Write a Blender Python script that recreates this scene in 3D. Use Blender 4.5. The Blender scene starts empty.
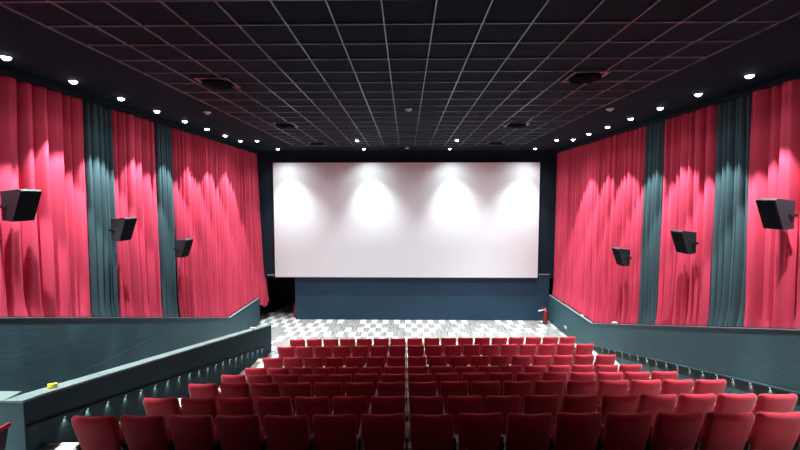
import bpy, bmesh, math, random
from mathutils import Vector
random.seed(7)
PI = math.pi
SC = bpy.context.scene
COL = SC.collection

# ------------------------------------------------------------ camera
F = 393.0
cam_d = bpy.data.cameras.new('camera')
cam_d.sensor_width = 36.0
cam_d.lens = 36.0 * F / 800.0
cam = bpy.data.objects.new('camera', cam_d)
cam.location = (0, 0, 5.5)
cam.rotation_euler = (PI/2 - math.atan(25/F), 0, math.atan(6/F))
COL.objects.link(cam)
SC.camera = cam

# ------------------------------------------------------------ world + exposure
w = bpy.data.worlds.new('world'); SC.world = w; w.use_nodes = True
w.node_tree.nodes['Background'].inputs[0].default_value = (0.02, 0.025, 0.03, 1)
w.node_tree.nodes['Background'].inputs[1].default_value = 0.05
SC.view_settings.view_transform = 'Standard'
SC.view_settings.look = 'None'
SC.view_settings.gamma = 1.0
SC.view_settings.exposure = 0.0
SC.view_settings.use_curve_mapping = False

SPOT_W = 1100.0        # narrow beam of each wall-washing downlight
SPOT_C = 1350.0        # the eight lamps over the front of the hall
LENS_E = 22.0         # glowing lens of a downlight
SPILL_W = 42.0       # wide soft spill of a wall-washing downlight
SPILL_C = 230.0       # and of the eight front ones
LED_W = 7.0          # step lights under the ledges

# ------------------------------------------------------------ materials
def mat(name, col, rough=0.7, metal=0.0, spec=0.5, emit=None, es=0.0, sheen=0.0):
    m = bpy.data.materials.new(name); m.use_nodes = True
    b = m.node_tree.nodes['Principled BSDF']
    b.inputs['Base Color'].default_value = (*col, 1)
    b.inputs['Roughness'].default_value = rough
    b.inputs['Metallic'].default_value = metal
    b.inputs['Specular IOR Level'].default_value = spec
    b.inputs['Sheen Weight'].default_value = sheen
    if emit:
        b.inputs['Emission Color'].default_value = (*emit, 1)
        b.inputs['Emission Strength'].default_value = es
    return m

def noisy(m, col, amt=0.15, scale=(1, 1, 1), detail=4, bump=0.0, bscale=None, dist=0.01):
    """base colour wobbling round col by a noise; optional bump of the same noise"""
    nt = m.node_tree; N = nt.nodes; L = nt.links
    b = N['Principled BSDF']
    tc = N.new('ShaderNodeNewGeometry'); mp = N.new('ShaderNodeMapping')
    mp.inputs['Scale'].default_value = scale
    L.new(tc.outputs['Position'], mp.inputs['Vector'])
    no = N.new('ShaderNodeTexNoise'); no.inputs['Scale'].default_value = 1.0
    no.inputs['Detail'].default_value = detail
    L.new(mp.outputs[0], no.inputs['Vector'])
    rp = N.new('ShaderNodeValToRGB')
    rp.color_ramp.elements[0].position = 0.3; rp.color_ramp.elements[1].position = 0.7
    rp.color_ramp.elements[0].color = (*[c*(1-amt) for c in col], 1)
    rp.color_ramp.elements[1].color = (*[c*(1+amt) for c in col], 1)
    L.new(no.outputs['Fac'], rp.inputs[0]); L.new(rp.outputs[0], b.inputs['Base Color'])
    if bump:
        bu = N.new('ShaderNodeBump'); bu.inputs['Strength'].default_value = bump
        bu.inputs['Distance'].default_value = dist
        src = no
        if bscale:
            mp2 = N.new('ShaderNodeMapping'); mp2.inputs['Scale'].default_value = bscale
            L.new(tc.outputs['Position'], mp2.inputs['Vector'])
            src = N.new('ShaderNodeTexNoise'); src.inputs['Scale'].default_value = 1.0
            L.new(mp2.outputs[0], src.inputs['Vector'])
        L.new(src.outputs['Fac'], bu.inputs['Height']); L.new(bu.outputs[0], b.inputs['Normal'])
    return m

RED = (0.60, 0.058, 0.115)
M = {}
M['red_curtain'] = noisy(mat('red_curtain', RED, 0.85, spec=0.1, sheen=0.0), RED, 0.10, (3, 3, 0.3), 2)
GRY = (0.050, 0.090, 0.106)
M['grey_curtain'] = noisy(mat('grey_curtain', GRY, 0.85, spec=0.1), GRY, 0.12, (3, 6, 0.3), 2)
TEAL = (0.042, 0.100, 0.122)
M['teal_wall'] = noisy(mat('teal_wall', TEAL, 0.6, spec=0.3), TEAL, 0.12, (.6, .6, 1.4), 4, 0.3, (5, 5, 22), 0.010)
M['shade_navy'] = noisy(mat('shade_navy', (0.012, 0.034, 0.046), 0.75, spec=0.15), (0.012, 0.034, 0.046), 0.1, (1, 1, 1), 3)  # dark navy; puts shade into the parapet's aisle side
M['cap_lit_paint'] = noisy(mat('cap_lit_paint', (0.15, 0.21, 0.21), 0.5, spec=0.4), (0.15, 0.21, 0.21), 0.08, (2, 2, 2), 3)  # the wall's paint, lightened for light falling on the parapet top
M['ledge_edge'] = mat('ledge_edge', (0.30, 0.33, 0.34), 0.5)
BLU = (0.021, 0.055, 0.098)
M['blue_panel'] = noisy(mat('blue_panel', BLU, 0.7, spec=0.25), BLU, 0.08, (.5, .5, .8), 3, 0.2, (60, 60, 60), 0.003)
M['black_wall'] = noisy(mat('black_wall', (0.006, 0.012, 0.020), 0.8, spec=0.2), (0.006, 0.012, 0.020), 0.1, (1, 1, 1), 2)
M['dark_wall'] = noisy(mat('dark_wall', (0.010, 0.022, 0.036), 0.8, spec=0.2), (0.010, 0.022, 0.036), 0.1, (1, 1, 1), 2)
M['ceiling'] = noisy(mat('ceiling', (0.003, 0.008, 0.017), 0.85, spec=0.12), (0.003, 0.008, 0.017), 0.18, (.7, .7, .7), 2)
M['ceiling_border'] = mat('ceiling_border', (0.003, 0.009, 0.016), 0.9, spec=0.1)
M['grid_metal'] = mat('grid_metal', (0.26, 0.31, 0.37), 0.35, 0.6)
M['diffuser'] = mat('diffuser', (0.001, 0.001, 0.002), 0.9, spec=0.05)
M['diffuser_frame'] = mat('diffuser_frame', (0.20, 0.18, 0.19), 0.35, 0.6)
M['white_plastic'] = mat('white_plastic', (0.75, 0.75, 0.75), 0.4)
M['lamp_ring'] = mat('lamp_ring', (0.30, 0.32, 0.33), 0.3, 0.8)
M['lamp_lens'] = mat('lamp_lens', (0.8, 0.8, 0.8), 0.4, emit=(0.92, 1.0, 0.97), es=LENS_E)
M['led_lens'] = mat('led_lens', (0.8, 0.8, 0.8), 0.4, emit=(0.95, 1.0, 0.9), es=6.0)
M['screen'] = mat('screen', (0.78, 0.81, 0.86), 0.9, spec=0.1)
M['screen_border'] = mat('screen_border', (0.004, 0.007, 0.012), 0.8)
SEAT = (0.45, 0.018, 0.042)
M['seat_fabric'] = noisy(mat('seat_fabric', SEAT, 0.8, spec=0.2, sheen=0.25), SEAT, 0.10, (9, 9, 9), 3, 0.15, (160, 160, 160), 0.002)
M['seat_pad'] = noisy(mat('seat_pad', (0.30, 0.012, 0.028), 0.45, spec=0.4), (0.30, 0.012, 0.028), 0.06, (9, 9, 9), 2)
M['seat_dark'] = mat('seat_dark', (0.010, 0.009, 0.011), 0.5)
M['speaker_case'] = noisy(mat('speaker_case', (0.018, 0.026, 0.034), 0.5, spec=0.4), (0.018, 0.026, 0.034), 0.1, (5, 5, 5), 2)
M['speaker_grille'] = mat('speaker_grille', (0.003, 0.006, 0.010), 0.8, spec=0.1)
M['bracket'] = mat('bracket', (0.03, 0.03, 0.035), 0.35, 0.5)
M['white_top'] = mat('white_top', (0.5, 0.5, 0.5), 0.5)
M['ext_red'] = mat('ext_red', (0.26, 0.012, 0.012), 0.3, spec=0.5)
M['ext_dark'] = mat('ext_dark', (0.02, 0.02, 0.02), 0.4)
M['ext_metal'] = mat('ext_metal', (0.6, 0.6, 0.6), 0.3, 0.9)
M['yellow'] = mat('yellow', (0.75, 0.66, 0.04), 0.4)
M['tape_core'] = mat('tape_core', (0.62, 0.36, 0.20), 0.7)
M['nosing'] = mat('nosing', (0.62, 0.62, 0.60), 0.5)
M['riser'] = mat('riser', (0.05, 0.055, 0.06), 0.7)

M['ledge_shadow'] = mat('ledge_shadow', (0.026, 0.036, 0.038), 0.8, spec=0.1)  # dark tone painted in for shadow under the right ledge
def carpet_mat():
    m = mat('carpet', (0.4, 0.4, 0.4), 0.95, spec=0.05)
    nt = m.node_tree; N = nt.nodes; L = nt.links; b = N['Principled BSDF']
    g = N.new('ShaderNodeNewGeometry')
    # carpet tiles: 0.26 m x 0.55 m, each second one white, the rest in greys
    mp = N.new('ShaderNodeMapping'); mp.inputs['Scale'].default_value = (1/0.255, 1/0.56, 1)
    mp.inputs['Location'].default_value = (0.1, 0.3, 0)
    L.new(g.outputs['Position'], mp.inputs['Vector'])
    sp = N.new('ShaderNodeSeparateXYZ'); L.new(mp.outputs[0], sp.inputs[0])
    def math_(op, a, bb=None):
        n = N.new('ShaderNodeMath'); n.operation = op
        for i, v in enumerate((a, bb)):
            if v is None: continue
            if isinstance(v, (int, float)): n.inputs[i].default_value = v
            else: L.new(v, n.inputs[i])
        return n.outputs[0]
    fx = math_('FLOOR', sp.outputs['X']); fy = math_('FLOOR', sp.outputs['Y'])
    s = math_('ADD', fx, fy)
    chk = math_('ABSOLUTE', math_('MODULO', s, 2))
    cb = N.new('ShaderNodeCombineXYZ'); L.new(fx, cb.inputs[0]); L.new(fy, cb.inputs[1])
    wn = N.new('ShaderNodeTexWhiteNoise'); wn.noise_dimensions = '3D'; L.new(cb.outputs[0], wn.inputs['Vector'])
    # streaks running along the hall
    mp2 = N.new('ShaderNodeMapping'); mp2.inputs['Scale'].default_value = (38, 1.6, 4)
    L.new(g.outputs['Position'], mp2.inputs['Vector'])
    no = N.new('ShaderNodeTexNoise'); no.inputs['Scale'].default_value = 1; no.inputs['Detail'].default_value = 2
    L.new(mp2.outputs[0], no.inputs['Vector'])
    mx = N.new('ShaderNodeMix'); mx.data_type = 'RGBA'
    r1 = N.new('ShaderNodeValToRGB')
    r1.color_ramp.elements[0].position = .35; r1.color_ramp.elements[0].color = (0.12, 0.118, 0.115, 1)
    r1.color_ramp.elements[1].position = .62; r1.color_ramp.elements[1].color = (0.33, 0.325, 0.32, 1)
    L.new(no.outputs['Fac'], r1.inputs[0])
    r2 = N.new('ShaderNodeValToRGB')
    r2.color_ramp.elements[0].position = .3; r2.color_ramp.elements[0].color = (0.44, 0.43, 0.42, 1)
    r2.color_ramp.elements[1].position = .6; r2.color_ramp.elements[1].color = (0.66, 0.66, 0.65, 1)
    L.new(no.outputs['Fac'], r2.inputs[0])
    L.new(math_('MULTIPLY', chk, math_('GREATER_THAN', wn.outputs['Value'], 0.22)), mx.inputs[0])
    L.new(r1.outputs[0], mx.inputs[6]); L.new(r2.outputs[0], mx.inputs[7])
    L.new(mx.outputs[2], b.inputs['Base Color'])
    return m
M['carpet'] = carpet_mat()

# ------------------------------------------------------------ mesh helpers
def link_mesh(name, bm, m, parent=None, smooth=False):
    me = bpy.data.meshes.new(name)
    bmesh.ops.recalc_face_normals(bm, faces=bm.faces[:])
    bm.to_mesh(me); bm.free()
    if smooth:
        for p in me.polygons: p.use_smooth = True
    ms = m if isinstance(m, (list, tuple)) else [m]
    for x in ms: me.materials.append(M[x] if isinstance(x, str) else x)
    o = bpy.data.objects.new(name, me); COL.objects.link(o)
    if parent: o.parent = parent
    return o
def tag(o, label=None, cat=None, group=None, kind=None):
    if label: o['label'] = label
    if cat: o['category'] = cat
    if group: o['group'] = group
    if kind: o['kind'] = kind
    return o
def thing(name, label, cat, loc=(0, 0, 0), rz=0, group=None):
    o = bpy.data.objects.new(name, None); o.empty_display_size = 0.1
    COL.objects.link(o); o.location = loc; o.rotation_euler = (0, 0, rz)
    return tag(o, label, cat, group)
def box(bm, x0, x1, y0, y1, z0, z1, mi=0):
    v = [bm.verts.new((x, y, z)) for z in (z0, z1) for y in (y0, y1) for x in (x0, x1)]
    fs = [(0, 2, 3, 1), (4, 5, 7, 6), (0, 1, 5, 4), (2, 6, 7, 3), (0, 4, 6, 2), (1, 3, 7, 5)]
    out = []
    for f in fs:
        fc = bm.faces.new([v[i] for i in f]); fc.material_index = mi; out.append(fc)
    return v
def bevel(bm, off, seg=2):
    bmesh.ops.bevel(bm, geom=bm.edges[:], offset=off, segments=seg, profile=0.7, affect='EDGES')
def prism(bm, pts, axis, a, b_, mi=0):
    """polygon pts extruded along axis ('X','Y','Z') from a to b_"""
    def P(p, t):
        return {'X': (t, p[0], p[1]), 'Y': (p[0], t, p[1]), 'Z': (p[0], p[1], t)}[axis]
    A = [bm.verts.new(P(p, a)) for p in pts]; B = [bm.verts.new(P(p, b_)) for p in pts]
    n = len(pts)
    for f in [A, B[::-1]] + [[A[i], B[i], B[(i+1) % n], A[(i+1) % n]] for i in range(n)]:
        bm.faces.new(f).material_index = mi
def lathe(bm, prof, n=20, c=(0, 0, 0), cap=True):
    rings = []
    for r, z in prof:
        rings.append([bm.verts.new((c[0]+r*math.cos(2*PI*i/n), c[1]+r*math.sin(2*PI*i/n), c[2]+z)) for i in range(n)])
    for a, b_ in zip(rings, rings[1:]):
        for i in range(n): bm.faces.new([a[i], a[(i+1) % n], b_[(i+1) % n], b_[i]])
    if cap:
        bm.faces.new(rings[0][::-1]); bm.faces.new(rings[-1])
def tube(bm, pts, r, n=8):
    pts = [Vector(p) for p in pts]; rings = []
    for i, p in enumerate(pts):
        d = (pts[min(i+1, len(pts)-1)] - pts[max(i-1, 0)]).normalized()
        u = d.cross(Vector((0, 0, 1)))
        if u.length < 1e-3: u = d.cross(Vector((1, 0, 0)))
        u.normalize(); v = d.cross(u)
        rr = r[i] if isinstance(r, (list, tuple)) else r
        rings.append([bm.verts.new(p + rr*(math.cos(2*PI*k/n)*u + math.sin(2*PI*k/n)*v)) for k in range(n)])
    for a, b_ in zip(rings, rings[1:]):
        for k in range(n): bm.faces.new([a[k], a[(k+1) % n], b_[(k+1) % n], b_[k]])
    bm.faces.new(rings[0][::-1]); bm.faces.new(rings[-1])
def struct(name, bm, m, smooth=False):
    return tag(link_mesh(name, bm, m, None, smooth), kind='structure')
def copy_tree(o, parent=None):
    c = o.copy(); COL.objects.link(c)
    if parent: c.parent = parent
    for ch in list(o.children): copy_tree(ch, c)
    return c
ORD = ['first', 'second', 'third', 'fourth', 'fifth', 'sixth', 'seventh', 'eighth', 'ninth', 'tenth', 'eleventh',
       'twelfth', 'thirteenth', 'fourteenth', 'fifteenth', 'sixteenth', 'seventeenth', 'eighteenth', 'nineteenth',
       'twentieth', 'twenty-first', 'twenty-second', 'twenty-third', 'twenty-fourth']

# ------------------------------------------------------------ dimensions
CZ = 7.66
WX = 6.5                 # face of the wainscot walls
YF = 17.75               # front wall
YB = -1.6                # back of the hall
SL = 0.304
def ledge_l(y): return 1.16 + SL*max(0, 14.15 - y)
def ledge_r(y): return 1.19 + SL*max(0, 13.58 - y)
ROWY = {0: 3.09, 1: 4.28, 2: 5.47, 3: 6.66, 4: 7.84, 5: 9.03, 6: 10.17, 7: 11.38, 8: 12.60}
ROWT = {0: 3.43, 1: 3.08, 2: 2.675, 3: 2.325, 4: 1.94, 5: 1.572, 6: 1.350, 7: 1.195, 8: 0.975}
SH = 0.955
ROWF = {k: ROWT[k]-SH+0.17 for k in ROWT}
ROWF[-1] = 3.02; ROWY[-1] = 1.90
ROWF[-2] = 3.40; ROWY[-2] = 0.71
ROWF[-3] = 3.78; ROWY[-3] = -0.48
PX0, PX1 = -5.03, -4.80  # parapet
PY0, PY1 = 4.70, 13.66
def par_top(y): return 2.995 - 0.2155*(max(y, 4.75) - 4.75)

# ------------------------------------------------------------ setting
# floor with terraces
bm = bmesh.new()
box(bm, -6.95, 6.95, YB, 20.3, -0.25, 0)
struct('floor', bm, 'carpet')
def rise(x): return 0.0155*x + 0.014
bm = bmesh.new(); bn = bmesh.new()
for k in range(-3, 9):
    f = ROWF[k]
    y1 = ROWY[k] + (0.72 if k in (1, 2) else 0.99)
    y0 = ROWY[k] - (0.47 if k in (2, 3) else 0.2) if k > -3 else YB
    xl = PX1 + 0.0085 if y1 > PY0 else -WX
    if k == 0:
        xl = -WX
    if k == 1:   # landing splits round the corner of the parapet
        box(bm, -WX, PX1, y0, PY0-0.001, 0, f)
    box(bm, xl, WX, y0, y1, 0.001, f)
    # white nosing on the edge of the terrace, aisles only
    for a, b_ in ((xl, -3.92), (5.58, WX)):
        box(bn, a, b_, y1-0.035, y1+0.012, f+0.001, f+0.012)
        nxt = ROWF.get(k+1, 0)
        if k < 8 and f - nxt > 0.3:    # an intermediate step in the aisles
            h = (f+nxt)/2
            box(bm, a, b_, y1+0.0005, y1+0.30, nxt, h)
            box(bn, a, b_, y1+0.265, y1+0.312, h+0.001, h+0.012)
for q in bm.verts:
    if q.co.z > 0.002: q.co.z += rise(q.co.x)
for q in bn.verts: q.co.z += rise(q.co.x)
o = struct('floor_terraces', bm, 'carpet')
o = struct('trim_1', bn, 'nosing')

# ceiling: dark tiles, plain border, T-bar grid
bm = bmesh.new(); box(bm, -7.1, 7.1, YB, 20.3, CZ+0.02, CZ+0.3); struct('ceiling', bm, 'ceiling')
GX = [0.333 + 0.6045*k for k in range(-8, 8)]
GY = [4.996 + 0.6045*k for k in range(-10, 19)]
gx0, gx1, gy0, gy1 = GX[0], GX[-1], GY[0], GY[-1]
bm = bmesh.new()
box(bm, -7.1, gx0-0.012, YB, 20.3, CZ, CZ+0.02); box(bm, gx1+0.012, 7.1, YB, 20.3, CZ, CZ+0.02)
box(bm, gx0-0.012, gx1+0.012, gy1+0.012, 20.3, CZ, CZ+0.02); box(bm, gx0-0.012, gx1+0.012, YB, gy0-0.012, CZ, CZ+0.02)
struct('ceiling_border', bm, 'ceiling_border')
bm = bmesh.new()
for x in GX: box(bm, x-0.0065, x+0.0065, gy0-0.012, gy1+0.012, CZ, CZ+0.0195)
for y in GY:
    for a, b_ in zip(GX, GX[1:]): box(bm, a+0.0066, b_-0.0066, y-0.0055, y+0.0055, CZ+0.001, CZ+0.0195)
struct('trim_2', bm, 'grid_metal')

# side walls (behind the curtains), wainscots with ledge on top
for side, s in (('left', -1), ('right', 1)):
    bm = bmesh.new()
    box(bm, min(s*6.95, s*7.1), max(s*6.95, s*7.1), YB, 20.3, 0, CZ)
    struct('wall_'+side, bm, 'black_wall')
    led = ledge_l if s < 0 else ledge_r
    yk = 14.15 if s < 0 else 13.58
    ye = 17.10 if s < 0 else YF
    bm = bmesh.new()
    prism(bm, [(YB, 0), (ye, 0), (ye, led(ye)), (yk, led(yk)), (YB, led(YB))], 'X', s*WX, s*6.949)
    struct('wall_%s_wainscot' % side, bm, 'teal_wall')
    bm = bmesh.new()    # pale edge bead of the ledge
    prism(bm, [(YB, led(YB)), (yk, led(yk)), (ye, led(ye)), (ye, led(ye)+0.018), (yk, led(yk)+0.018), (YB, led(YB)+0.018)],
          'X', s*(WX-0.012), s*(WX+0.03))
    struct('trim_%d' % (3 if s < 0 else 4), bm, 'ledge_edge')
    bm = bmesh.new()    # black strip added as the dark shadow above the curtains
    box(bm, min(s*6.42, s*6.949), max(s*6.42, s*6.949), YB, YF-0.01, CZ-0.10, CZ-0.0005)
    struct('trim_%d' % (5 if s < 0 else 6), bm, 'ceiling_border')

# front wall: blue panel below, dark surround above, opening at the left
bm = bmesh.new()
box(bm, -5.09, WX-0.001, YF, YF+0.25, 0, 1.93)
struct('wall_front_panel', bm, 'blue_panel')
bm = bmesh.new()
box(bm, 5.90, WX-0.001, YF-0.03, YF-0.001, 0.001, 2.12)
struct('wall_front_pier', bm, 'blue_panel')
bm = bmesh.new(); box(bm, 5.90, WX-0.001, YF-0.05, YF-0.001, 2.121, 2.155); struct('trim_7', bm, 'ledge_edge')
bm = bmesh.new(); box(bm, -6.949, 6.949, YF+0.02, YF+0.25, 1.931, CZ-0.0005)
struct('wall_front', bm, 'dark_wall')
bm = bmesh.new(); box(bm, -6.35, -5.98, YF-0.03, YF+0.019, 2.05, 2.09); struct('trim_8', bm, 'ledge_edge')
bm = bmesh.new(); box(bm, -6.949, 6.949, 20.3, 20.5, 0, CZ); struct('wall_far', bm, 'black_wall')
bm = bmesh.new(); box(bm, -7.1, 7.1, YB-0.2, YB, 0, CZ+0.3); struct('wall_back', bm, 'black_wall')

# parapet of the entrance passage at the left
bm = bmesh.new()
prism(bm, [(PY0, 0.0), (PY1, 0.0), (PY1, par_top(PY1)-0.03), (4.93, par_top(4.93)-0.03), (PY0, par_top(PY0)-0.03)], 'X', PX0, PX1)
box(bm, -WX+0.001, PX0-0.0005, PY0, 4.92, 0.0, par_top(PY0)-0.03)
struct('wall_parapet', bm, 'teal_wall')
bm = bmesh.new()     # aisle side of the parapet, its shade put in as darker navy
prism(bm, [(PY0+0.001, 0.0), (PY1-0.001, 0.0), (PY1-0.001, par_top(PY1)-0.031), (4.93, par_top(4.93)-0.031), (PY0+0.001, par_top(PY0)-0.031)], 'X', PX1+0.0003, PX1+0.008)
struct('wall_parapet_shade', bm, 'shade_navy')
bm = bmesh.new()
prism(bm, [(PY0-.01, par_top(PY0)-0.0295), (4.93, par_top(4.93)-0.0295), (PY1+.01, par_top(PY1)-0.0295), (PY1+.01, par_top(PY1)), (4.93, par_top(4.93)), (PY0-.01, par_top(PY0))],
      'X', PX0-0.01, PX1+0.01)
box(bm, -WX+0.001, PX0-0.0105, PY0-0.01, 4.93, par_top(PY0)-0.0295, par_top(PY0))
struct('trim_9', bm, 'cap_lit_paint')

# ledges carrying the step lights
def strip_l(y): return 0.545 + 0.2548*(12.95 - y)
def strip_r(y): return 0.44 + 0.2617*(13.6 - y)
def strip(name, s, xw, y0, y1, fn, d, m):
    bm = bmesh.new()
    prism(bm, [(y0, fn(y0)-0.02), (y1, fn(y1)-0.02), (y1, fn(y1)+0.008), (y0, fn(y0)+0.008)], 'X', xw, xw+s*d)
    struct(name, bm, m)
strip('trim_10', 1, PX1+0.0085, 4.72, 12.95, strip_l, 0.03, 'shade_navy')
strip('trim_11', -1, WX-0.0005, YB+0.1, 13.6, strip_r, 0.032, 'teal_wall')

bm = bmesh.new()     # dark strip standing in for the shadow below the right wall's ledge
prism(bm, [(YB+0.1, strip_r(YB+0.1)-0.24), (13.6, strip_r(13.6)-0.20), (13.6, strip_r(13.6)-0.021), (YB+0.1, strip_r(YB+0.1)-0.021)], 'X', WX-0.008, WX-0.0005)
struct('trim_12', bm, 'ledge_shadow')
# ------------------------------------------------------------ screen
t = thing('cinema_screen', 'wide white projection screen filling the front wall above the blue panel', 'screen', (0, YF-0.1, 0))
t_y = YF-0.1
def quadface(name, x0, x1, z0, z1, y0, y1, m, parent):
    bm = bmesh.new(); box(bm, x0, x1, y0-t_y, y1-t_y, z0, z1); return link_mesh(name, bm, m, parent)
quadface('screen_surface', -5.95, 5.93, 2.0, 7.16, YF-0.13, YF-0.10, 'screen', t)
bm = bmesh.new()
for a in ((-5.99, 5.97, 7.161, 7.20), (-5.99, 5.97, 1.96, 1.999), (-5.99, -5.951, 2.0, 7.16), (5.931, 5.97, 2.0, 7.16)):
    box(bm, a[0], a[1], -0.035, 0.115, a[2], a[3])
link_mesh('screen_frame', bm, 'screen_border', t)

# ------------------------------------------------------------ curtains
def curtain(s, y0, y1, m, seed, label, led, period=0.24, amp=0.24, tail=0.0, name='stage_curtain'):
    rnd = random.Random(seed)
    ys = [y0]; nstep = int((y1-y0)/0.014)
    # irregular lobes: breakpoints between folds
    br = [y0]
    while br[-1] < y1: br.append(br[-1] + period*rnd.uniform(0.55, 1.45))
    kk = (y1-y0)/(br[-1]-y0); br = [y0+(q-y0)*kk for q in br]
    amps = [rnd.uniform(0.72, 1.0) for _ in br]; lean = [rnd.uniform(-0.05, 0.05) for _ in br]
    flare = [rnd.uniform(-0.3, 1.0) for _ in br]
    vs = [0, 0.003] + [i/20 for i in range(1, 20)] + [0.996, 1.0]; NZ = len(vs)-1
    bm = bmesh.new(); grid = []
    zt = CZ - 0.06
    fine = [rnd.uniform(0, 6.28) for _ in range(3)]
    for i in range(nstep+1):
        y = y0 + (y1-y0)*i/nstep
        col = []
        for j in range(NZ+1):
            v = vs[j]
            zb = led(y) + 0.019
            if tail and y > tail:
                q = min(1, (y-tail)/0.2)
                zb = zb*(1-q) + (0.80 + 0.16*math.cos((y-tail-0.55)*5.5+PI))*q
            z = zt + (zb-zt)*v
            # find lobe with slight sideways drift down the drop
            yy = min(max(y + 0.04*math.sin(v*3.1+y*1.3+fine[2])*v, br[0]), br[-1]-1e-4)
            k = 0
            lo, hi = 0, len(br)-1
            while hi-lo > 1:
                mid = (lo+hi)//2
                if br[mid] <= yy: lo = mid
                else: hi = mid
            u = (yy-br[lo])/(br[lo+1]-br[lo])
            lobe = math.sin(PI*u)**0.5
            a = amp*amps[lo]*(0.95 + 0.15*v + 0.22*flare[lo]*v*v)
            d = a*lobe + 0.008*math.sin(y*37+fine[0]+v*1.5) + 0.005*math.sin(y*71+fine[1]+2*v) + 0.012*lobe*math.sin(y*19+fine[2]-2*v)
            x = 6.86 - d - 0.015*v
            if tail and y > tail+0.05 and v > 0.8:
                x -= 0.10*math.sin(PI*min(1, (v-0.8)/0.2))*math.sin(PI*min(1, (y-tail)/(y1-tail)))
            wq = 0.45*max(0, (v-0.93)/0.07); x = x*(1-wq) + 6.55*wq
            if tail and y > tail: x -= 0.24*v*min(1, (y-tail)/0.7)
            x = max(6.512, x) if not (tail and y > tail) else x
            col.append(bm.verts.new((s*x, y + 0.23*(1-v)*max(0, 1-(y-2.6)/15.2), z)))
        grid.append(col)
    for a, b_ in zip(grid, grid[1:]):
        for j in range(NZ): bm.faces.new([a[j], b_[j], b_[j+1], a[j+1]])
    o = link_mesh(name, bm, m, None, True)
    sol = o.modifiers.new('thickness', 'SOLIDIFY'); sol.thickness = 0.006; sol.offset = 0
    return tag(o, label, 'curtain')
curtain(-1, 11.245, 17.95, 'red_curtain', 3, 'widest red pleated curtain on the left wall, nearest the screen, gathered at its far end', ledge_l, 0.20, 0.23, tail=17.05, name='wall_curtain')
curtain(-1, 10.485, 11.24, 'grey_curtain', 4, 'narrow dark grey curtain on the left wall between the second and third red curtains', ledge_l, 0.17, 0.21, name='wall_curtain')
curtain(-1, 8.83, 10.48, 'red_curtain', 5, 'middle red curtain on the left wall between two dark grey strips', ledge_l, 0.22, name='wall_curtain')
curtain(-1, 8.085, 8.825, 'grey_curtain', 6, 'dark grey curtain on the left wall beside the nearest red curtain', ledge_l, 0.17, 0.21, name='wall_curtain')
curtain(-1, 2.6, 8.08, 'red_curtain', 7, 'red curtain at the left edge of the view, nearest the camera', ledge_l, 0.27, 0.26, name='wall_curtain')
curtain(1, 11.145, 17.70, 'red_curtain', 13, 'widest red pleated curtain on the right wall, nearest the screen', ledge_r, 0.20, 0.23, name='wall_curtain')
curtain(1, 10.345, 11.14, 'grey_curtain', 14, 'narrow dark grey curtain on the right wall, nearer the screen', ledge_r, 0.17, 0.21, name='wall_curtain')
curtain(1, 8.62, 10.34, 'red_curtain', 15, 'middle red curtain on the right wall between two dark grey strips', ledge_r, 0.22, name='wall_curtain')
curtain(1, 7.74, 8.615, 'grey_curtain', 16, 'dark grey curtain on the right wall beside the nearest red curtain', ledge_r, 0.17, 0.21, name='wall_curtain')
curtain(1, 2.6, 7.735, 'red_curtain', 17, 'red curtain at the right edge of the view, nearest the camera', ledge_r, 0.27, 0.26, name='wall_curtain')

# ------------------------------------------------------------ ceiling lamps
def add_spot(parent, e, ang, blend, size, loc=(0, 0, -0.06), rot=(0, 0, 0), col=(0.90, 1.0, 0.98)):
    key = ('spot', e, ang)
    ld = bpy.data.lights.get('beam_%g_%g' % (e, ang))
    if not ld:
        ld = bpy.data.lights.new('beam_%g_%g' % (e, ang), 'SPOT')
        ld.energy = e; ld.spot_size = math.radians(ang); ld.spot_blend = blend; ld.shadow_soft_size = size; ld.color = col
    o = bpy.data.objects.new('beam', ld); COL.objects.link(o); o.parent = parent
    o.location = loc; o.rotation_euler = rot
    return o
def make_lamp(e, ang, spill, blend):
    t = thing('ceiling_downlight', '', 'light')
    bm = bmesh.new(); lathe(bm, [(0.062, -0.0005), (0.082, -0.0005), (0.082, -0.008), (0.072, -0.014), (0.062, -0.010), (0.062, -0.0005)], 24, cap=False)
    link_mesh('trim_ring', bm, 'lamp_ring', t, True)
    bm = bmesh.new(); lathe(bm, [(0.060, -0.001), (0.058, -0.016), (0.050, -0.032), (0.034, -0.045), (0.012, -0.051)], 24)
    link_mesh('lens', bm, 'lamp_lens', t)
    add_spot(t, e, ang, blend, 0.03)
    add_spot(t, spill, 126 if ang < 60 else 145, 1.0, 0.05)
    return t
lampA = make_lamp(SPOT_W, 58, SPILL_W, 0.28); lampB = make_lamp(SPOT_C, 78, SPILL_C, 1.0)
usedA = usedB = False
def place_lamp(x, y, label, group, kind):
    global usedA, usedB
    if kind == 'A':
        o = copy_tree(lampA) if usedA else lampA; usedA = True
    else:
        o = copy_tree(lampB) if usedB else lampB; usedB = True
    o.location = (x, y, CZ); tag(o, label, 'light', group)
for s, x, ya, n, side in ((-1, -6.05, 14.42, 11, 'left'), (1, 5.96, 14.28, 11, 'right')):
    for i in range(n):
        y = ya - 1.203*i
        place_lamp(x, y, 'small bright downlight above the %s curtains, %s from the screen' % (side, ORD[i]), 'downlights along the %s curtains' % side, 'A')
pos = ['far left', 'inner left', 'inner right', 'far right']
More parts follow.
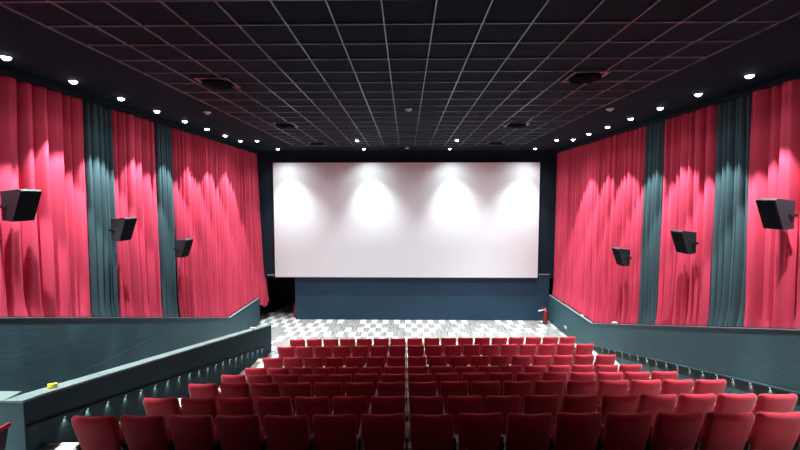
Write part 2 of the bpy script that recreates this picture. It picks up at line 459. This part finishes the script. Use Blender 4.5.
for y, rw in ((16.72, 'row closest to the screen'), (14.38, 'row a little before the screen')):
    for i, x in enumerate((-5.42, -1.78, 1.83, 5.41)):
        place_lamp(x, y, 'strong ceiling downlight, %s one of the %s' % (pos[i], rw), 'downlights over the front of the hall', 'B')
        if i in (0, 3):      # the outer beams are turned a little inwards
            b_ = [c for c in COL.objects if c.type == 'LIGHT' and c.parent and c.parent.location.x == Vector((x, 0, 0)).x and abs(c.parent.location.y-y) < 1e-4]
            for c in b_: c.rotation_euler = (0, (-1 if i == 0 else 1)*-0.14*-1, 0)

# ceiling diffusers and detectors
def make_diffuser():
    t = thing('ceiling_diffuser', '', 'air diffuser')
    bm = bmesh.new(); a, b_ = 0.30, 0.25
    for q in ((-a, a, -a, -b_), (-a, a, b_, a), (-a, -b_, -b_, b_), (b_, a, -b_, b_)): box(bm, q[0], q[1], q[2], q[3], -0.012, -0.0005)
    link_mesh('square_frame', bm, 'diffuser_frame', t)
    bm = bmesh.new(); lathe(bm, [(0.26, -0.013), (0.27, -0.03), (0.25, -0.055), (0.19, -0.06), (0.17, -0.045), (0.12, -0.045), (0.10, -0.065), (0.03, -0.07)], 28)
    link_mesh('round_diffuser', bm, 'diffuser', t, True)
    return t
dif = make_diffuser()
dl = [(-3.47, 7.35, 'left side, nearest the camera'), (-3.47, 11.4, 'left side, middle one'), (-3.35, 15.04, 'left side, nearest the screen'),
      (3.14, 7.1, 'right side, nearest the camera'), (3.17, 11.5, 'right side, middle one'), (3.38, 15.04, 'right side, nearest the screen')]
for i, (x, y, d) in enumerate(dl):
    o = copy_tree(dif) if i else dif
    o.location = (x, y, CZ); tag(o, 'round black air diffuser in a square ceiling tile, ' + d, 'air diffuser', 'black ceiling diffusers')
def make_det():
    t = thing('smoke_detector', '', 'smoke detector')
    bm = bmesh.new(); lathe(bm, [(0.085, -0.0005), (0.085, -0.018), (0.07, -0.026)], 24); link_mesh('base_plate', bm, 'white_plastic', t, True)
    bm = bmesh.new(); lathe(bm, [(0.05, -0.0265), (0.055, -0.04), (0.035, -0.055), (0.01, -0.058)], 20); link_mesh('sensor_cap', bm, 'white_plastic', t, True)
    return t
det = make_det()
for i, (x, y, d) in enumerate([(-4.89, 9.75, 'above the left seats'), (0.06, 9.5, 'in the middle of the ceiling'), (4.83, 9.54, 'above the right seats'), (0.04, 16.4, 'in front of the screen')]):
    o = copy_tree(det) if i else det
    o.location = (x, y, CZ); tag(o, 'small white round smoke detector ' + d, 'smoke detector', 'smoke detectors')

# ------------------------------------------------------------ step lights
def make_led():
    t = thing('step_light', '', 'light')
    bm = bmesh.new(); lathe(bm, [(0.016, 0), (0.016, -0.010), (0.012, -0.014)], 12); link_mesh('housing', bm, 'lamp_ring', t, True)
    bm = bmesh.new(); lathe(bm, [(0.010, -0.0145), (0.009, -0.017)], 12); link_mesh('lens', bm, 'led_lens', t)
    add_spot(t, LED_W, 80, 0.8, 0.008, (0, 0, -0.02), col=(1.0, 0.92, 0.70))
    return t
led0 = make_led()
nled = 0
def place_led(x, y, z, label, group):
    global nled
    o = copy_tree(led0) if nled else led0; nled += 1
    o.location = (x, y, z); tag(o, label, 'light', group)
for i in range(20):
    y = 12.72 - 0.393*i
    place_led(PX1+0.026, y, strip_l(y)-0.021, 'tiny light under the ledge of the left parapet, %s from its far end' % ORD[i], 'step lights along the left parapet')
for i in range(17):
    y = 13.18 - 0.393*i
    place_led(WX-0.026, y, strip_r(y)-0.021, 'tiny light under the ledge of the right wall, %s from the screen end' % ORD[i], 'step lights along the right wall')

# ------------------------------------------------------------ surround speakers
def make_speaker(s):
    """built for the wall on side s; origin at the wall bracket, width along Y, tilted grille"""
    t = thing('wall_speaker', '', 'speaker')
    wy = 0.18
    # side profile in (x, z): x measured from the wall towards the room
    prof = [(0.06, 0.30), (0.36, 0.335), (0.40, 0.31), (0.235, -0.19), (0.06, -0.17)]
    bm = bmesh.new(); prism(bm, [(-s*a, z) for a, z in prof], 'Y', -wy, wy)
    bevel(bm, 0.008, 2)
    link_mesh('cabinet', bm, 'speaker_case', t)
    bm = bmesh.new()
    a = [(0.406, 0.300), (0.416, 0.297), (0.254, -0.180), (0.244, -0.177)]
    prism(bm, [(-s*x, z) for x, z in a], 'Y', -wy+0.012, wy-0.012)
    link_mesh('grille', bm, 'speaker_grille', t)
    bm = bmesh.new()
    box(bm, min(-s*0.0, -s*0.055), max(-s*0.0, -s*0.055), -0.06, 0.06, -0.05, 0.14)
    for sy in (-1, 1):
        y = sy*(wy+0.012)
        box(bm, min(-s*0.03, -s*0.16), max(-s*0.03, -s*0.16), min(y, y-sy*0.010), max(y, y-sy*0.010), 0.03, 0.08)
    box(bm, min(-s*0.02, -s*0.04), max(-s*0.02, -s*0.04), -wy-0.012, wy+0.012, 0.03, 0.08)
    link_mesh('bracket', bm, 'bracket', t)
    bm = bmesh.new()
    for sy in (-1, 1):
        tube(bm, [(-s*0.13, sy*(wy+0.013), 0.055), (-s*0.13, sy*(wy+0.03), 0.055)], 0.02, 10)
    link_mesh('clamp_knob', bm, 'bracket', t)
    return t
for s, side, spots in ((-1, 'left', [(6.37, 5.34), (8.68, 4.78), (11.02, 4.07)]), (1, 'right', [(6.82, 5.19), (9.0, 4.48), (11.55, 3.77)])):
    p = make_speaker(s)
    for i, (y, z) in enumerate(spots):
        o = copy_tree(p) if i else p
        o.location = (s*6.535, y, z)
        tag(o, 'black wall speaker tilted down on the %s curtains, %s' % (side, ['nearest the camera', 'the middle one of three', 'nearest the screen'][i]), 'speaker', 'surround speakers on the curtains')

# ------------------------------------------------------------ seats
def rrect(hw, ht, r, n=5):
    pts = []
    for cx, cy, a0 in ((hw-r, ht-r, 0), (-hw+r, ht-r, PI/2), (-hw+r, -ht+r, PI), (hw-r, -ht+r, 1.5*PI)):
        for i in range(n+1):
            a = a0 + PI/2*i/n
            pts.append((cx+r*math.cos(a), cy+r*math.sin(a)))
    return pts
def padded(secs, curve=0.0, dip=0.0, sag=0.0, nx=6):
    """loft of rounded slabs: secs = (z, yc, half width, half thickness, radius)"""
    bm = bmesh.new(); rings = []
    for z, yc, hw, ht, r in secs:
        r = min(r, ht*0.98, hw*0.98)
        n = 4; pts = []
        corner = [((hw-r, ht-r), 0), ((-hw+r, ht-r), PI/2), ((-hw+r, -ht+r), PI), ((hw-r, -ht+r), 1.5*PI)]
        for ci, ((cx, cy), a0) in enumerate(corner):
            for i in range(n+1):
                a = a0 + PI/2*i/n; pts.append((cx+r*math.cos(a), cy+r*math.sin(a)))
            if ci in (0, 2):   # extra points along the wide faces so that they can curve
                x0, y0 = pts[-1]; x1 = -x0
                for i in range(1, nx): pts.append((x0+(x1-x0)*i/nx, y0))
        ring = []
        for x, y in pts:
            q = (x/0.25)**2
            ring.append(bm.verts.new((x, yc + y + curve*q, z + dip*(q-1)*max(0, (z-0.72)/0.23))))
        rings.append(ring)
    n = len(rings[0])
    for a, b_ in zip(rings, rings[1:]):
        for i in range(n): bm.faces.new([a[i], a[(i+1) % n], b_[(i+1) % n], b_[i]])
    for ring, flip in ((rings[0], True), (rings[-1], False)):
        c = bm.verts.new(sum((v.co for v in ring), Vector())/n)
        for i in range(n):
            bm.faces.new([ring[(i+1) % n], ring[i], c] if flip else [ring[i], ring[(i+1) % n], c])
    return bm
def make_seat(left_arm=False):
    t = thing('cinema_chair', '', 'chair')
    hw = 0.252
    S = []
    def yc(z): return 0.055 + (SH-z)*0.27
    for z, dw, dt, r in ((0.30, 0.040, 0.020, .02), (0.33, 0.032, 0.006, .03), (0.45, 0.022, 0.0, .035), (0.62, 0.012, 0, .04), (0.78, 0.003, 0, .045),
                         (0.87, 0.0, 0, .045), (0.905, 0.003, 0.003, .045), (0.93, 0.010, 0.012, .04), (0.947, 0.022, 0.026, .03), (0.9545, 0.040, 0.040, .012)):
        S.append((z, yc(z), hw-dw, 0.055-dt, r))
    link_mesh('backrest', padded(S, curve=0.035, dip=0.010), 'seat_fabric', t, True)
    # tipped-up cushion standing in front of the backrest
    S = []
    for z, dw, dt, r in ((0.30, 0.03, 0.025, .02), (0.315, 0.015, 0.008, .04), (0.36, 0.01, 0, .05), (0.60, 0.01, 0.0, .05), (0.66, 0.015, 0.008, .04), (0.68, 0.03, 0.030, .02)):
        S.append((z, 0.305 + (z-0.3)*-0.16 + 0.06, 0.222-dw, 0.060-dt, r))
    link_mesh('seat_cushion', padded(S), 'seat_fabric', t, True)
    for sx in ((-1, 1) if left_arm else (1,)):
        bm = bmesh.new()
        box(bm, sx*0.266-0.018, sx*0.266+0.018, 0.19, 0.53, 0.555, 0.60)
        bevel(bm, 0.012, 2)
        a = link_mesh('armrest', bm, 'seat_pad', t, False)
        bm = bmesh.new()
        prism(bm, [(0.20, 0.20), (0.42, 0.20), (0.50, 0.554), (0.14, 0.554)], 'X', sx*0.266-0.013, sx*0.266+0.013)
        link_mesh('side_panel', bm, 'seat_dark', t)
        bm = bmesh.new(); box(bm, sx*0.266-0.022, sx*0.266+0.022, 0.14, 0.46, 0.17, 0.199)
        link_mesh('foot', bm, 'seat_dark', t)
    for c in t.children: c.location.z = -0.17
    return t
pn = make_seat(False); pe = make_seat(True)
rs = random.Random(5)
used = {'n': False, 'e': False}
rows = [(8, -7, 9), (7, -7, 9), (6, -7, 9), (5, -7, 9), (4, -7, 9), (3, -7, 9), (2, -7, 9), (1, -7, 9), (0, -2, 9)]
for ri, (k, i0, i1) in enumerate(rows):
    rn = 'in the row nearest the screen' if ri == 0 else 'in the %s row from the screen' % ORD[ri] if k else 'in the cut-off row nearest the camera'
    n = i1-i0+1
    for i in range(i0, i1+1):
        kind = 'e' if i == i0 else 'n'
        p = pe if kind == 'e' else pn
        o = copy_tree(p) if used[kind] else p; used[kind] = True
        o.location = (0.028 + 0.5525*(i+0.5), ROWY[k] - 0.08 + rs.uniform(-0.012, 0.012), ROWF[k] + rise(0.028 + 0.5525*(i+0.5)) + 0.0035)
        o.rotation_euler = (rs.uniform(-0.012, 0.012), -0.0155, rs.uniform(-0.015, 0.015))
        j = i-i0
        if j == 0: ps = 'leftmost'
        elif j == n-1: ps = 'rightmost'
        else: ps = '%s from left' % ORD[j]
        tag(o, 'red cinema chair, %s %s' % (ps, rn), 'chair', 'red cinema chairs in rows')
o = copy_tree(pe); o.location = (-4.62, 3.58, ROWF[0]-0.012); o.rotation_euler = (0, 0, 0)
tag(o, 'red chair cut off by the left picture edge before the parapet end', 'chair')

# ------------------------------------------------------------ fire extinguishers
def extinguisher(x, y, label):
    t = thing('fire_extinguisher', label, 'fire extinguisher', (x, y, 0.0005))
    bm = bmesh.new(); lathe(bm, [(0.080, 0.03), (0.092, 0.05), (0.094, 0.12), (0.094, 0.42), (0.085, 0.48), (0.055, 0.525), (0.028, 0.54)], 24); link_mesh('cylinder_body', bm, 'ext_red', t, True)
    bm = bmesh.new(); lathe(bm, [(0.099, 0.0), (0.101, 0.05), (0.0955, 0.051)], 24); link_mesh('foot_ring', bm, 'ext_dark', t, True)
    bm = bmesh.new(); lathe(bm, [(0.026, 0.541), (0.026, 0.59), (0.015, 0.60)], 12)
    link_mesh('valve', bm, 'ext_metal', t, True)
    bm = bmesh.new()
    prism(bm, [(-0.02, 0.60), (-0.15, 0.655), (-0.155, 0.675), (0.02, 0.635)], 'Y', -0.012, 0.012)
    prism(bm, [(-0.02, 0.575), (-0.13, 0.565), (-0.13, 0.580), (-0.02, 0.598)], 'Y', -0.010, 0.010)
    link_mesh('handle', bm, 'ext_red', t)
    bm = bmesh.new(); tube(bm, [(0.027, 0, 0.57), (0.10, 0, 0.58), (0.145, 0, 0.50), (0.15, 0, 0.35), (0.12, -0.03, 0.20)], 0.012, 8)
    link_mesh('hose', bm, 'ext_dark', t, True)
    bm = bmesh.new(); tube(bm, [(-0.03, -0.03, 0.56), (-0.16, -0.06, 0.545), (-0.30, -0.08, 0.52)], [0.014, 0.020, 0.034], 10)
    link_mesh('discharge_horn', bm, 'white_plastic', t, True)
    t.scale = (1.12, 1.12, 1.16)
    return t
extinguisher(6.20, 17.28, 'red fire extinguisher with pale horn on the carpet in the front right corner')
ex2 = extinguisher(-5.20, 18.2, 'red fire extinguisher in the dark opening at the left end of the blue panel')

ex2.rotation_euler = (0, 0, -2.2)
# ------------------------------------------------------------ small things
def on_par(y): return par_top(y)
t = thing('tape_roll', 'yellow roll of tape lying on the pale top of the left parapet', 'tape roll', (-4.92, 5.24, on_par(5.24)+0.009))
t.rotation_euler = (-math.atan(0.2155), 0, 0)
bm = bmesh.new(); lathe(bm, [(0.034, 0), (0.056, 0), (0.056, 0.050), (0.034, 0.050), (0.034, 0)], 24, cap=False); link_mesh('tape', bm, 'yellow', t, False)
bm = bmesh.new(); lathe(bm, [(0.028, 0.001), (0.0335, 0.001), (0.0335, 0.051), (0.028, 0.051), (0.028, 0.001)], 24, cap=False); link_mesh('cardboard_core', bm, 'tape_core', t, False)

def crumple(name, loc, sx, sy, sz, label, cat, m='white_plastic', seed=1, tilt=0):
    rnd = random.Random(seed); bm = bmesh.new()
    bmesh.ops.create_icosphere(bm, subdivisions=2, radius=1)
    for v in bm.verts:
        k = 1 + rnd.uniform(-0.18, 0.18)
        v.co = Vector((v.co.x*sx*k, v.co.y*sy*k, max(0, (v.co.z+0.7))*sz*k*0.6))
    o = link_mesh(name, bm, m); o.location = loc; o.rotation_euler = (tilt, 0, 0)
    return tag(o, label, cat)
crumple('crumpled_paper', (-4.90, 12.25, par_top(12.25)+0.004), 0.07, 0.10, 0.06, 'white crumpled paper on the far end of the left parapet top', 'paper', seed=4, tilt=-math.atan(.2155))
crumple('paper_cup', (6.53, 14.4, ledge_r(14.4)+0.019), 0.03, 0.09, 0.05, 'small white scrap on the right ledge where it starts to rise', 'litter', seed=9)
crumple('white_packet', (6.54, 12.2, ledge_r(12.2)+0.028), 0.03, 0.17, 0.06, 'white folded packet on the right ledge at the foot of the red curtain', 'litter', seed=12, tilt=-math.atan(SL))
t = thing('wall_socket', 'small white double socket low on the right wall near the screen', 'socket', (WX-0.001, 15.8, 0.33))
bm = bmesh.new(); box(bm, -0.014, 0, -0.11, 0.11, -0.05, 0.05); bevel(bm, 0.004); link_mesh('face_plate', bm, 'white_plastic', t)
bm = bmesh.new()
for y in (-0.055, 0.055): tube(bm, [(-0.0145, y, 0), (-0.017, y, 0)], 0.026, 14)
link_mesh('outlet', bm, 'ext_dark', t)
# thin rail on the far wall of the entrance passage
t = thing('handrail', 'thin dark handrail on the left wall above the entrance passage', 'handrail', (-WX, 8.8, 2.0))
bm = bmesh.new(); tube(bm, [(0.05, -1.15, 0.06), (0.05, 1.1, -0.02)], 0.009, 10); link_mesh('rail', bm, 'shade_navy', t, True)
bm = bmesh.new()
for y in (-0.9, 0.0, 0.9):
    zr = 0.06 - 0.08*(y+1.15)/2.25
    tube(bm, [(0.001, y, zr), (0.04, y, zr)], 0.008, 8)
link_mesh('rail_bracket', bm, 'teal_wall', t, True)
